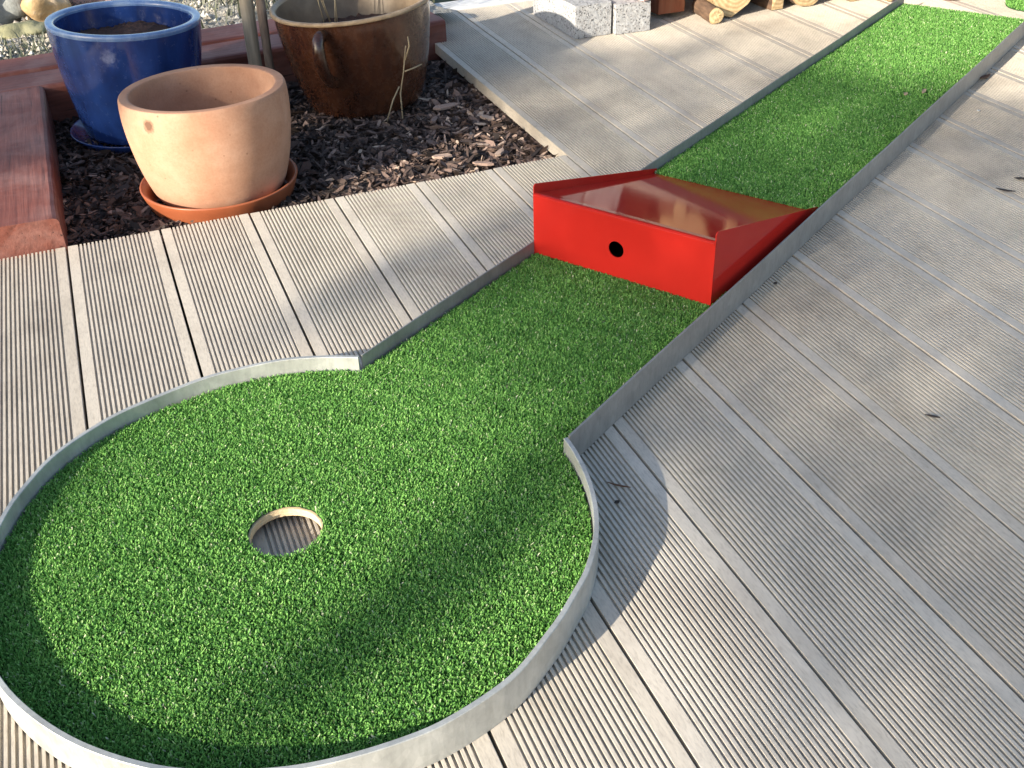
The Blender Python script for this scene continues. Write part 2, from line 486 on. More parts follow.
# ------------------------------------------------------------------ beyond the bed
def gravel():
    n = 50; V = []
    for j in range(n+1):
        for i in range(n+1):
            V.append((-2.2 + 3.0*i/n, 1.80 + 1.8*j/n, .022 + .012*math.sin(i*.8)*math.cos(j*.7) + random.uniform(-.004, .004) - (.5 if i == 0 or j == n else 0)))
    F = [(j*(n+1)+i, j*(n+1)+i+1, (j+1)*(n+1)+i+1, (j+1)*(n+1)+i) for j in range(n) for i in range(n)]
    tag(mesh_obj('gravel', V, F, M['gravel'], smooth=True), kind='structure')
    Vp, A = [], []
    P = 2600
    for _ in range(P):
        x = random.uniform(-.55, .85); y = random.uniform(1.87, 2.7)
        if x > .74 and y < 2.0: continue
        r = random.uniform(.004, .0105); c = random.random()
        q = [Vector((random.uniform(.7, 1.15)*r*math.cos(a), random.uniform(.7, 1.15)*r*math.sin(a), 0)) for a in (0, 1.25, 2.5, 3.77, 5.0)]
        o = Vector((x, y, .03)); top = o + Vector((random.uniform(-.3, .3)*r, random.uniform(-.3, .3)*r, r*.8))
        for k in range(5):
            Vp += [o+q[k], o+q[(k+1) % 5], top]; A.append(c)
    tag(big_mesh('gravel_stones', [tuple(v) for v in Vp], 3, M['pebble'], attr=A), kind='stuff')
gravel()

def boulder(loc, size, mat, label, seed):
    r = random.Random(seed); bm = bmesh.new()
    bmesh.ops.create_icosphere(bm, subdivisions=4, radius=1)
    ph = [Vector((r.uniform(-3, 3), r.uniform(-3, 3), r.uniform(-3, 3))) for _ in range(7)]
    for v in bm.verts:
        d = v.co.normalized(); k = 1
        for i, p in enumerate(ph): k += (.10 if i < 4 else .04)*math.sin(d.dot(p)*(1+i*.35)+i)
        v.co = Vector((d.x*size[0]*k, d.y*size[1]*k, d.z*size[2]*k))
    o = bm_obj('boulder', bm, mat, smooth=True)
    o.location = loc; tag(o, label, 'stone', 'garden stones behind the timbers')
boulder((-.285, 2.33, .065), (.075, .07, .062), M['stone_grey'], 'mottled grey garden stone at the top left corner of the photo', 1)
boulder((-.165, 2.285, .06), (.060, .055, .058), M['stone_tan'], 'orange ochre garden stone left of the blue pot', 2)
boulder((-.235, 2.145, .035), (.062, .045, .022), M['stone_olive'], 'flat olive brown stone in front of the ochre stone', 3)
boulder((-.055, 2.37, .06), (.07, .055, .05), M['granitepink'], 'pinkish garden stone just behind the rim of the blue pot', 4)
boulder((-.41, 2.25, .06), (.07, .06, .05), M['stone_tan'], 'tan garden stone outermost on the left', 5)

def grass():
    V, A = [], []
    def blades(n, cx, cy, rx, ry, z, hmin, hmax):
        for _ in range(n):
            x = cx + random.gauss(0, rx); y = cy + random.gauss(0, ry)
            if y < 1.885: continue
            h = random.uniform(hmin, hmax); a = random.uniform(0, 6.28); ln = random.uniform(.3, 1.1)*h
            w = random.uniform(.0012, .0028)
            p = Vector((x, y, z)); s = Vector((math.cos(a+1.57), math.sin(a+1.57), 0))*w
            d = Vector((math.cos(a), math.sin(a), 0))*ln
            m = p + d*.4 + Vector((0, 0, h*.7)); t = p + d + Vector((0, 0, h))
            V.extend([p-s, p+s, m+s*.7, m-s*.7]); A.append(random.random())
            V.extend([m-s*.7, m+s*.7, t+s*.15, t-s*.15]); A.append(random.random())
    blades(520, -.24, 2.0, .12, .06, .022, .008, .028)
    blades(500, .40, 2.2, .12, .08, .025, .02, .07)
    blades(520, .60, 2.02, .09, .06, .025, .02, .06)
    tag(big_mesh('grass', [tuple(v) for v in V], 4, M['grass'], attr=A), kind='stuff')
grass()

v, f = box_vf(.742, 1.20, 1.934, 2.012, -.10, .004)
tag(bevel(mesh_obj('kerb_slab', v, f, M['concrete']), .006), 'pale concrete kerb running along the far edge of the deck', 'kerb')

# ------------------------------------------------------------------ the putting lane
LANE = empty('minigolf_lane', (0, 0, 0), 0, 'portable minigolf lane with round green, metal border and green turf', 'minigolf lane')
ACOR_R = math.sqrt(R0*R0 - SR*SR); ACOR_L = .2655
AD = math.atan2(DY, DX)
# the hand-bent ring is a little off round
RT = [(-180, .0), (-160, .4), (-140, -1.0), (-120, 0), (-88, 1.2), (-80, 2.6), (-68, 2.2), (-54, -2.4), (-46, -3.2), (-38, -.4), (-28, .5), (-15, -.4), (0, -.6), (32, 0), (62, -6.0), (72, -3.6), (85, -2.2), (112, -1.8), (126, 2.6), (140, 4.0), (149, 2.3), (160, .6), (180, 0)]
def ring_r(phi):
    d = math.degrees(phi)
    while d > 180: d -= 360
    while d < -180: d += 360
    for (a, ra), (b, rb) in zip(RT[:-1], RT[1:]):
        if a <= d <= b:
            t = (d-a)/(b-a); t = t*t*(3-2*t)
            return R0 + .001*(ra*(1-t)+rb*t)
    return R0
HOLE, HR_R = (-.0140, .005), .0375
PHI_R = AD + math.atan2(SR, ACOR_R)     # where the ring meets the right rail (clockwise side)
PHI_L = AD + math.atan2(SL, ACOR_L)
# note: +s is to the left when looking along the lane
def ring_pts(r_off, n=150):
    # from the left corner anticlockwise round to the right corner
    a0 = PHI_L; a1 = PHI_R + 2*PI
    return [((ring_r(a0+(a1-a0)*i/n)+r_off)*math.cos(a0+(a1-a0)*i/n), (ring_r(a0+(a1-a0)*i/n)+r_off)*math.sin(a0+(a1-a0)*i/n)) for i in range(n+1)]

TB = .0205          # board top
def base_board():
    bm = bmesh.new()
    out = ring_pts(-.0062)
    out = [Vector((x, y, 0)) for x, y in out] + [lane(SR+.0032, ACOR_R+.01), lane(SR+.0032, LEND), lane(SL-.0032, LEND), lane(SL-.0032, ACOR_L+.01)]
    hol = [Vector((HOLE[0]+HR_R*math.cos(2*PI*k/48), HOLE[1]+HR_R*math.sin(2*PI*k/48), 0)) for k in range(48)]
    vo = [bm.verts.new((p.x, p.y, TB)) for p in out]; vh = [bm.verts.new((p.x, p.y, TB)) for p in hol]
    eo = [bm.edges.new((vo[i], vo[(i+1) % len(vo)])) for i in range(len(vo))]
    eh = [bm.edges.new((vh[i], vh[(i+1) % len(vh)])) for i in range(len(vh))]
    bmesh.ops.triangle_fill(bm, use_beauty=True, edges=eo+eh)
    r = bmesh.ops.extrude_face_region(bm, geom=bm.faces[:])
    for g in r['geom']:
        if isinstance(g, bmesh.types.BMVert): g.co.z = .0112
    return bm_obj('base_board', bm, M['ply'], LANE), out, hol
_, OUTL, HOL = base_board()

def ring():
    n = 150
    V, F = [], []
    # flat steel bar on edge, slightly eased edges, uneven top
    ins = ring_pts(-.0056, n); ous = ring_pts(0, n); mo = ring_pts(-.0006, n); mi_ = ring_pts(-.0050, n)
    for i in range(n+1):
        w = .0007*math.sin(i*.21)+.0004*math.sin(i*.67+2)
        V += [(*ins[i], .0006), (*ins[i], HR-.0008+w), (*mi_[i], HR+w), (*mo[i], HR+w), (*ous[i], HR-.0008+w), (*ous[i], .0006)]
    for i in range(n):
        for k in range(6):
            k2 = (k+1) % 6
            F.append((i*6+k, (i+1)*6+k, (i+1)*6+k2, i*6+k2))
    F.append((0, 1, 2, 3, 4, 5)); F.append(tuple(n*6+5-k for k in range(6)))
    o = mesh_obj('rim_band', V, F, M['galv'], LANE)
    bm = bmesh.new(); bm.from_mesh(o.data); bmesh.ops.recalc_face_normals(bm, faces=bm.faces[:]); bm.to_mesh(o.data); bm.free()
ring()

def rail(so, si, a0, a1):
    # thin sheet rail with a rolled top edge
    V, F = [], []
    n = 40; sgn = 1 if so > si else -1
    for i in range(n+1):
        a = a0 + (a1-a0)*i/n; w = .0006*math.sin(i*.55)
        z = HR + .0005*math.sin(i*.4)
        for s, zz in ((so+w, .0007), (so+w, z-.0012), (so-sgn*.0005+w, z-.0002), (si+sgn*.0004+w, z), (si+w, z-.001), (si+w, .0007)):
            V.append(lane(s, a, zz))
    for i in range(n):
        for k in range(6):
            k2 = (k+1) % 6; F.append((i*6+k, (i+1)*6+k, (i+1)*6+k2, i*6+k2))
    F.append((0, 1, 2, 3, 4, 5)); F.append(tuple(n*6+5-k for k in range(6)))
    o = mesh_obj('side_rail', V, F, M['rail'], LANE)
    bm = bmesh.new(); bm.from_mesh(o.data); bmesh.ops.recalc_face_normals(bm, faces=bm.faces[:]); bm.to_mesh(o.data); bm.free()
    return o
rail(SL, SL-.0026, ACOR_L+.0035, LEND+.004)
rail(SR, SR+.0026, ACOR_R+.0035, LEND+.004)

def turf():
    # woven backing with the hole cut a little wider than the board's
    zb = TB + .0015
    bm = bmesh.new()
    vo = [bm.verts.new((p.x*.9985, p.y*.9985, zb)) for p in OUTL]
    vh = []
    for k in range(64):
        a = 2*PI*k/64; r = HR_R + .0012 + random.uniform(-.0006, .0009)
        vh.append(bm.verts.new((HOLE[0]+r*math.cos(a), HOLE[1]+r*math.sin(a), zb)))
    e = [bm.edges.new((vo[i], vo[(i+1) % len(vo)])) for i in range(len(vo))] + [bm.edges.new((vh[i], vh[(i+1) % 64])) for i in range(64)]
    bmesh.ops.triangle_fill(bm, use_beauty=True, edges=e)
    back = bm_obj('turf_backing', bm, M['backing'])
    # fibres
    def field(n_try, region):
        return region
    st = .00185
    gx = np.arange(-.33, .33, st); X, Y = np.meshgrid(gx, gx)
    X = X.ravel() + rng.uniform(-.5, .5, X.size)*st; Y = Y.ravel() + rng.uniform(-.5, .5, Y.size)*st
    ph = np.arctan2(Y, X); rr = np.hypot(X, Y)
    tab = np.array([ring_r(a) for a in np.linspace(-PI, PI, 721)])
    lim = np.interp(ph, np.linspace(-PI, PI, 721), tab) - .0085
    aa = X*DX + Y*DY; ss = X*NX + Y*NY
    inc = (rr < lim) | ((aa > 0) & (aa < .36) & (ss < SL-.0055) & (ss > SR+.0055) & (rr < R0))
    hd = np.hypot(X-HOLE[0], Y-HOLE[1])
    inc &= hd > HR_R + .0022
    P1 = np.c_[X, Y][inc]
    def strip(a0, a1, st):
        A = np.arange(a0, a1, st); S = np.arange(SR+.0055, SL-.0055, st); AA, SS = np.meshgrid(A, S)
        AA = AA.ravel()+rng.uniform(-.5, .5, AA.size)*st; SS = SS.ravel()+rng.uniform(-.5, .5, SS.size)*st
        x = SS*NX+AA*DX; y = SS*NY+AA*DY
        k = np.hypot(x, y) > R0 if a0 < .4 else np.ones(len(x), bool)
        return np.c_[x, y][k]
    P = np.concatenate([P1, strip(.2, .70, .0019), strip(1.02, 1.6, .0025), strip(1.6, LEND-.003, .0030)])
    P = np.concatenate([P, P + rng.normal(0, .0009, P.shape)])
    N = len(P)
    far = (P[:, 0]*DX + P[:, 1]*DY) > 1.0
    h = rng.uniform(.0032, .0058, N); w = rng.uniform(.00042, .00085, N)*np.where(far, 1.35, 1)
    az = rng.uniform(0, 2*PI, N); ln = rng.uniform(.0, .75, N)*h
    tw = az + PI/2 + rng.normal(0, .5, N)
    p = np.c_[P, np.full(N, zb-.0003)]
    s = np.c_[np.cos(tw)*w, np.sin(tw)*w, np.zeros(N)]
    d = np.c_[np.cos(az)*ln, np.sin(az)*ln, np.zeros(N)]
    up = np.c_[np.zeros(N), np.zeros(N), h]
    m = p + .25*d + .62*up; t = p + d + up
    Q1 = np.stack([p-s, p+s, m+s, m-s], 1); Q2 = np.stack([m-s, m+s, t+s*.75, t-s*.75], 1)
    V = np.stack([Q1, Q2], 1).reshape(-1, 3)
    c = rng.beta(2.2, 2.4, N)*.86
    # patchy tone in soft lumps across the fibres
    lump = np.sin(P[:, 0]*61+1)*np.sin(P[:, 1]*53+2) + np.sin(P[:, 0]*140+P[:, 1]*90)
    c = np.clip(c + .035*lump, 0, .9)
    pale = rng.random(N) < .045
    c[pale] = rng.uniform(.90, 1.0, pale.sum())
    o = big_mesh('turf', V, 4, M['turf'], LANE, attr=np.repeat(c, 2))
    back.parent = o
turf()

# two pale dry flakes lying on the turf by the right rail
for (px, py, l, rz, t) in ((1.419, .800, .007, .8, 'smaller pale dry flake on the far turf'), (1.462, .797, .013, .7, 'longer pale dry flake on the far turf beside the rail')):
    V = [(-l, 0, 0), (-l*.3, -.004, .001), (l*.8, -.003, .002), (l, .001, .001), (l*.2, .004, .003), (-l*.6, .003, .001)]
    o = mesh_obj('dry_flake', [*V, *[(a, b, c-.0012) for a, b, c in V]], [tuple(range(6)), tuple(range(11, 5, -1))] + [(i, i+6, (i+1) % 6+6, (i+1) % 6) for i in range(6)], M['straw'])
    o.location = (px, py, TB+.0085); o.rotation_euler = (0, 0, rz); tag(o, t, 'flake')

# ------------------------------------------------------------------ red ramp
def ramp():
    A0, A1 = .654, 1.027; z0 = TB + .0012; zt = .1215; sl, sr = .1538, -.1455; T = .0018
    RP = empty('ramp_obstacle', lane(0, A0, z0), 0, 'glossy red metal ramp with a ball hole, standing on the turf lane', 'minigolf ramp')
    inv = Matrix.Translation(-lane(0, A0, z0))
    W = lambda s, a, z: inv @ lane(s, a, z)
    # front panel with round hole
    hs, hz, hr = .0090, .0700, .0126; n = 48
    bm = bmesh.new()
    def rect(ang):
        c, s_ = math.cos(ang), math.sin(ang)
        t = min(((sl-hs)/c if c > 0 else (sr-hs)/c) if abs(c) > 1e-6 else 9, ((zt-hz)/s_ if s_ > 0 else (z0-hz)/s_) if abs(s_) > 1e-6 else 9)
        return hs+t*c, hz+t*s_
    angs = sorted([2*PI*k/n for k in range(n)] + [math.atan2(z-hz, s-hs) % (2*PI) for s in (sl, sr) for z in (z0, zt)])
    rows = []
    for a in angs:
        r_ = rect(a)
        rows.append((bm.verts.new(W(hs+hr*math.cos(a), A0, hz+hr*math.sin(a))), bm.verts.new(W(r_[0], A0, r_[1]))))
    for i in range(len(rows)):
        j = (i+1) % len(rows); bm.faces.new((rows[i][0], rows[i][1], rows[j][1], rows[j][0]))
    r = bmesh.ops.extrude_face_region(bm, geom=bm.faces[:])
    off = lane(0, T)
    for g in r['geom']:
        if isinstance(g, bmesh.types.BMVert): g.co += off
    bm_obj('front_panel', bm, M['red'], RP)
    # top plate folded over the front edge, sloping down to the turf
    bm = bmesh.new(); n = 24; rows = []
    pr = [(A0-.0006, zt-.0030), (A0-.0007, zt-.0018), (A0-.0002, zt-.0008), (A0+.0016, zt+.0004), (A0+.0045, zt+.0005)]
    for i in range(1, n+1):
        t = i/n; a = A0+.0045+(A1-A0-.0045)*t; z = zt + (z0-.001-zt)*t
        pr.append((a, z))
    for a, z in pr: rows.append([bm.verts.new(W(sl-.0018+(sr-sl+.0036)*k/8, a, z)) for k in range(9)])
    for i in range(len(rows)-1):
        for k in range(8): bm.faces.new((rows[i][k], rows[i][k+1], rows[i+1][k+1], rows[i+1][k]))
    o = bm_obj('ramp_plate', bm, M['red'], RP)
    so = o.modifiers.new('thick', 'SOLIDIFY'); so.thickness = .0014; so.offset = 0
    # side panels: wedges that stand proud of the plate as low kerbs
    for s_in, s_out in ((sl-.0016, sl), (sr+.0016, sr)):
        prof = [(A0+.0005, z0), (A0+.0005, zt+.0110), (A0+.002, zt+.0138), (A0+.006, zt+.0150), (A1+.004, z0+.0065), (A1+.004, z0)]
        bm = bmesh.new()
        a_ = [bm.verts.new(W(s_in, a, z)) for a, z in prof]; b_ = [bm.verts.new(W(s_out, a, z)) for a, z in prof]
        bm.faces.new(a_); bm.faces.new(b_[::-1])
        for i in range(6): bm.faces.new((a_[i], a_[(i+1) % 6], b_[(i+1) % 6], b_[i]))
        bm_obj('side_panel', bm, M['red'], RP)
ramp()

# ------------------------------------------------------------------ pots
def tilt_to(o, nx, ny):
    n = Vector((nx, ny, 1)).normalized()
    o.rotation_mode = 'QUATERNION'; o.rotation_quaternion = Vector((0, 0, 1)).rotation_difference(n)

# terracotta pot in its plastic saucer
sa = lathe('plant_saucer', round_prof([(.001, .004), (.108, .003), (.114, .004), (.136, .036), (.1395, .0385), (.1425, .0375), (.142, .034), (.130, .000), (.122, -.004), (.001, -.002)], 1), M['saucer'], wob=.004, seed=3)
sa.location = (.0765, 1.044, BEDZ+.002); tag(sa, 'orange brown plastic saucer holding the pale terracotta pot', 'plant saucer')
TP = empty('terracotta_pot', (.079, 1.050, BEDZ+.007), 0, 'pale unglazed terracotta pot, empty, with a dark chip near its rim', 'flower pot')
tilt_to(TP, -.006, .03)
H = .197
lathe('pot_body', round_prof([(.001, .0), (.096, .0), (.109, .004), (.121, .022), (.137, .075), (.1455, .130), (.1475, .165), (.1462, H-.006), (.1440, H-.001)], 2) +
      round_prof([(.1430, H), (.128, H), (.1262, H-.003), (.1255, H-.03), (.122, .11), (.112, .05), (.10, .022), (.001, .02)], 2), M['terr'], TP, wob=.006, seed=5)

# blue glazed pot and saucer
sb = lathe('plant_saucer', round_prof([(.001, .004), (.118, .004), (.128, .008), (.139, .018), (.143, .0205), (.1455, .018), (.134, .002), (.124, -.002), (.001, -.002)], 1), M['blue'], wob=.003, seed=8)
sb.location = (-.026, 1.452, BEDZ+.006); tag(sb, 'blue glazed saucer lying on the mulch under the blue pot', 'plant saucer')
BP = empty('blue_glazed_pot', (-.028, 1.450, BEDZ+.0115), 0, 'deep blue glazed pot with a worn paler rim, filled with dark soil', 'flower pot')
tilt_to(BP, .060, .004)
H = .232
lathe('pot_body', round_prof([(.001, 0), (.104, 0), (.112, .004), (.122, .05), (.136, .115), (.144, .170), (.1475, .205), (.1485, H-.010)], 2), M['blue'], BP, wob=.005, seed=9)
lathe('pot_lining', round_prof([(.1315, H-.008), (.1295, H-.03), (.124, H-.06), (.118, H-.085)], 1), M['blue'], BP, wob=.005, seed=9)
lathe('rim', round_prof([(.1485, H-.011), (.1500, H-.006), (.1490, H-.001), (.1440, H), (.1350, H-.0005), (.1315, H-.0045), (.1313, H-.010)], 2), M['bluerim'], BP, wob=.005, seed=9)
bm = bmesh.new()
bmesh.ops.create_grid(bm, x_segments=36, y_segments=36, size=.127)
bmesh.ops.delete(bm, geom=[v_ for v_ in bm.verts if v_.co.length > .1272], context='VERTS')
for v_ in bm.verts: v_.co.z = H-.044+random.uniform(-.003, .003)+.004*math.sin(v_.co.x*40)
M['potsoil'] = simple('reddish_potting_soil', [(.3, (.022, .012, .010)), (.7, (.085, .040, .028))], 90, .95, 6, .8, .006)
bm_obj('soil', bm, M['potsoil'], BP, smooth=True)

# brown glazed pot with lug handles
BR = empty('brown_glazed_pot', (.460, 1.425, BEDZ+.006), 0, 'large brown glazed pot with an ear handle and a dry plant inside', 'flower pot')
tilt_to(BR, -.060, .010); BR.scale = (.96, .96, 1.0)
H = .221
lathe('pot_body', round_prof([(.001, 0), (.118, 0), (.128, .004), (.135, .02), (.153, .075), (.166, .14), (.1725, .190), (.1735, H-.012), (.1745, H-.008)], 2), M['brown'], BR, wob=.004, seed=12)
lathe('pot_lining', round_prof([(.1665, H-.006), (.164, H-.02), (.156, .16), (.148, .13)], 1), M['brownin'], BR, wob=.004, seed=12)
lathe('rim', round_prof([(.1745, H-.0085), (.1790, H-.0080), (.1800, H-.004), (.1785, H-.0003), (.1740, H+.0008), (.1690, H-.001), (.1664, H-.0065)], 2), M['brownrim'], BR, wob=.004, seed=12)
bm = bmesh.new()
bmesh.ops.create_grid(bm, x_segments=36, y_segments=36, size=.157)
bmesh.ops.delete(bm, geom=[v_ for v_ in bm.verts if v_.co.length > .1525], context='VERTS')
for v_ in bm.verts: v_.co.z = .150+random.uniform(-.004, .004)
bm_obj('soil', bm, M['potsoil'], BR, smooth=True)
def ear(ang):
    c, s = math.cos(ang), math.sin(ang)
    prof = [(.163, .192), (.182, .200), (.200, .194), (.208, .174), (.206, .146), (.194, .118), (.176, .100), (.150, .090)]
    prof = round_prof(prof, 2)
    # flattened strap handle
    V, F = tube_vf([(r*c, r*s, z) for r, z in prof], [.0135 - .004*abs(i/len(prof)-.5) for i in range(len(prof))], 14)
    return mesh_obj('handle', V, F, M['brown'], BR, smooth=True)
ear(math.radians(-126)); ear(math.radians(54))

# dry plant in the brown pot, and a few dead stems hanging on its side
V, F = [], []
for k in range(5):
    x = .415 + random.gauss(0, .012); y = 1.50 + random.gauss(0, .012); z = .125
    dx, dy = random.gauss(0, .25), random.gauss(0, .2); h = random.uniform(.12, .3)
    tube_vf([(x, y, z), (x+dx*h*.3, y+dy*h*.3, z+h*.4), (x+dx*h*.8, y+dy*h*.8, z+h*.8), (x+dx*h*1.2, y+dy*h*1.2, z+h)], [.0012, .0011, .0009, .0006], 6, V, F)
tag(mesh_obj('dry_plant', V, F, M['straw'], smooth=True), 'bunch of dry stems growing in the brown glazed pot', 'plant')
V, F = [], []
for pts in ([(.490, 1.25, -.02), (.493, 1.262, .03), (.504, 1.262, .075), (.510, 1.252, .13)], [(.506, 1.258, .076), (.526, 1.264, .078), (.548, 1.275, .080)], [(.507, 1.255, .10), (.516, 1.246, .13), (.514, 1.244, .150)], [(.456, 1.250, -.02), (.474, 1.256, .02), (.492, 1.262, .045)]):
    tube_vf(pts, [.0017, .0016, .0014, .0010][:len(pts)], 6, V, F)
tag(mesh_obj('dead_twig', V, F, M['straw'], smooth=True), 'thin dead twig standing against the brown pot on its right', 'twig')

# stakes
def stake(loc, r0, r1, h, lean, mat, label, cat, name):
    pts, rad = [], []
    for i in range(13):
        t = i/12; pts.append((lean[0]*t*h + .002*math.sin(i*1.9), lean[1]*t*h + .002*math.cos(i*1.3), -.10 + h*t)); rad.append(r0+(r1-r0)*t + .0004*math.sin(i*2.3))
    V, F = tube_vf(pts, rad, 18)
    o = mesh_obj(name, V, F, mat, smooth=True); o.location = loc; tag(o, label, cat)
stake((.232, 1.492, BEDZ), .0150, .0135, 1.3, (.020, .0), M['stake'], 'thicker grey wooden stake behind the terracotta pot', 'stake', 'wooden_stake')
stake((.262, 1.478, BEDZ), .0098, .0092, 1.25, (.012, .004), M['bark2'], 'thin brownish sapling stem beside the thicker grey stake', 'sapling', 'sapling_stem')

# ------------------------------------------------------------------ granite blocks
def block(dim, loc, rz, mat, label, seed):
    r = random.Random(seed); bm = bmesh.new()
    bmesh.ops.create_cube(bm, size=1)
    bmesh.ops.subdivide_edges(bm, edges=bm.edges[:], cuts=9, use_grid_fill=True)
    for v_ in bm.verts:
        e = sum(1 for c in v_.co if abs(abs(c)-.5) < 1e-4)
        v_.co = Vector((v_.co.x*dim[0], v_.co.y*dim[1], v_.co.z*dim[2]))
        v_.co += Vector((r.uniform(-1, 1), r.uniform(-1, 1), r.uniform(-1, 1)))*.0005
        if e >= 2: v_.co *= 1 - .006*(e-1)*r.uniform(.2, 1)
    o = bm_obj('granite_block', bm, mat); o.location = (loc[0], loc[1], loc[2]+dim[2]/2+.0008); o.rotation_euler = (0, 0, rz)
    tag(o, label, 'stone block', 'granite blocks stacked on the deck')
block((.098, .255, .079), (1.068, 1.662, 0), .02, M['granite'], 'pale speckled granite block, front left of the stack on the deck', 1)
block((.094, .20, .072), (1.176, 1.622, 0), -.03, M['granite'], 'shorter pale granite block beside the bigger one, next to the firewood', 2)
block((.135, .10, .08), (1.145, 1.640, .080), .05, M['granitedark'], 'dark brownish granite block lying on top of the two pale ones', 3)
block((.06, .07, .07), (1.215, 1.555, .074), .3, M['granitepink'], 'small pink granite piece on top of the shorter pale block', 4)

# ------------------------------------------------------------------ firewood
def log(loc, r, L, az, label, shape='round', tilt=0.0, mat=None, seed=0):
    """axis along local +y; the cut face looks to -y"""
    rd = random.Random(seed); n = 28
    if shape == 'round': prof = [(r*(1+.05*math.sin(3*a+seed)+.03*math.sin(5*a))*math.cos(a), r*(1+.05*math.sin(3*a+seed)+.03*math.sin(5*a))*math.sin(a)) for a in [2*PI*k/n for k in range(n)]]
    elif shape == 'half': prof = [(r*math.cos(a), r*math.sin(a)) for a in [PI*1.02*k/16 for k in range(17)]]
    elif shape == 'slab': prof = [(-.35*r, -r), (.30*r, -r), (.36*r, .9*r), (-.1*r, 1.1*r), (-.33*r, .7*r)]
    elif shape == 'post': prof = [(-r*.82, -r), (r*.82, -r), (r*.85, r), (-r*.80, r)]
    else: prof = [(-r, -.2*r), (-.65*r, -.85*r), (-.1*r, -1.0*r), (.55*r, -.55*r), (1.0*r, .1*r), (.8*r, .9*r), (-.5*r, 1.0*r)]
    E = empty('firewood_log', loc, az, label, 'log', 'firewood stacked at the edge of the deck')
    E.rotation_euler = (tilt, 0, az)
    m = len(prof); V, F = [], []; ny = 7
    ph = rd.uniform(0, 6)
    for j in range(ny):
        y = L*j/(ny-1)
        for k, (a, b) in enumerate(prof):
            w = 1 + .025*math.sin(j*1.3+k*.7+ph)*(j > 0)
            V.append((a*w, y, b*w))
    for j in range(ny-1):
        for k in range(m):
            k2 = (k+1) % m; F.append((j*m+k, (j+1)*m+k, (j+1)*m+k2, j*m+k2))
    F.append(tuple((ny-1)*m+m-1-k for k in range(m)))
    mi = [0]*len(F)
    if shape == 'wedge':       # the split sides show fresh wood
        for j in range(ny-1):
            for k in (6, 0, 5): mi[j*m+k] = 1
    o = mesh_obj('bark', V, F, None, E, smooth=(shape == 'round'), mats=[mat or M['log'], M['cut']], mi=mi)
    # cut face, slightly domed and rough
    V2 = [(a*.995, -.0004, b*.995) for a, b in prof] + [(a*.55, -.002+rd.uniform(-.001, .001), b*.55) for a, b in prof] + [(0, -.002, 0)]
    F2 = []
    for k in range(m):
        k2 = (k+1) % m; F2.append((k, k2, m+k2, m+k)); F2.append((m+k, m+k2, 2*m))
    mesh_obj('cut_face', V2, F2, M['cut'] if shape != 'post' else (mat or M['cut']), E)
    return E
log((1.318, 1.590, .060), .046, .30, -.02, 'squared reddish brown piece of wood standing next to the granite blocks', 'post', 0, M['logred'], 1)
log((1.392, 1.492, .0205), .020, .11, -.12, 'thin bark covered branch piece lying in front of the split logs', 'round', 0, None, 2)
log((1.462, 1.520, .068), .066, .30, -.15, 'big split log with a fresh pale face, behind the thin branch piece', 'wedge', 0, None, 3)
log((1.600, 1.530, .058), .056, .30, .05, 'narrow split slab standing left of the round log', 'slab', 0, None, 4)
log((1.680, 1.522, .056), .055, .30, .0, 'round log with a pale cut end near the middle of the row', 'round', 0, None, 5)
log((1.825, 1.510, .052), .051, .30, .08, 'roundish log at the right, close behind the end of the left rail', 'round', 0, None, 6)
log((1.905, 1.455, .030), .028, .26, .12, 'small pale log at the right end of the row by the rail tip', 'wedge', 0, None, 7)
for i, (x, z, r, sh) in enumerate([(1.39, .175, .055, 'round'), (1.525, .185, .056, 'wedge'), (1.64, .165, .05, 'round'), (1.755, .150, .052, 'wedge'), (1.87, .145, .045, 'round'),
                                   (1.46, .285, .052, 'wedge'), (1.58, .285, .05, 'round'), (1.70, .262, .05, 'wedge'), (1.81, .245, .05, 'round')]):
    log((x, 1.55+.01*(i % 3), z), r, .28, random.uniform(-.06, .06), 'pale ended log of the upper rows, stacked on the logs below', sh, 0, None, 20+i)

# boarded wall added out of frame, darkens the ramp's reflection and the log gaps
def added_dark_wall():
    W = empty('added_dark_wall', (1.22, 1.955, -.02), 0, 'added dark boarded wall out of frame behind the firewood, darkening the ramp reflection', 'wall')
    mt = simple('dark_boards', [(.3, (.025, .016, .011)), (.7, (.07, .045, .03))], 14, .8, 6, .5, .003, (6, 6, .5))
    V, F = [], []
    for k in range(20):
        v, f = box_vf(k*.125+.002, k*.125+.123, 0, .022+.004*(k % 2), 0, 2.1)
        b = len(V); V += v; F += [tuple(i+b for i in q) for q in f]
    mesh_obj('boards', V, F, mt, W)
    v, f = box_vf(-.03, 2.53, -.03, .06, 2.1, 2.16)
    mesh_obj('coping', v, f, mt, W)
added_dark_wall()

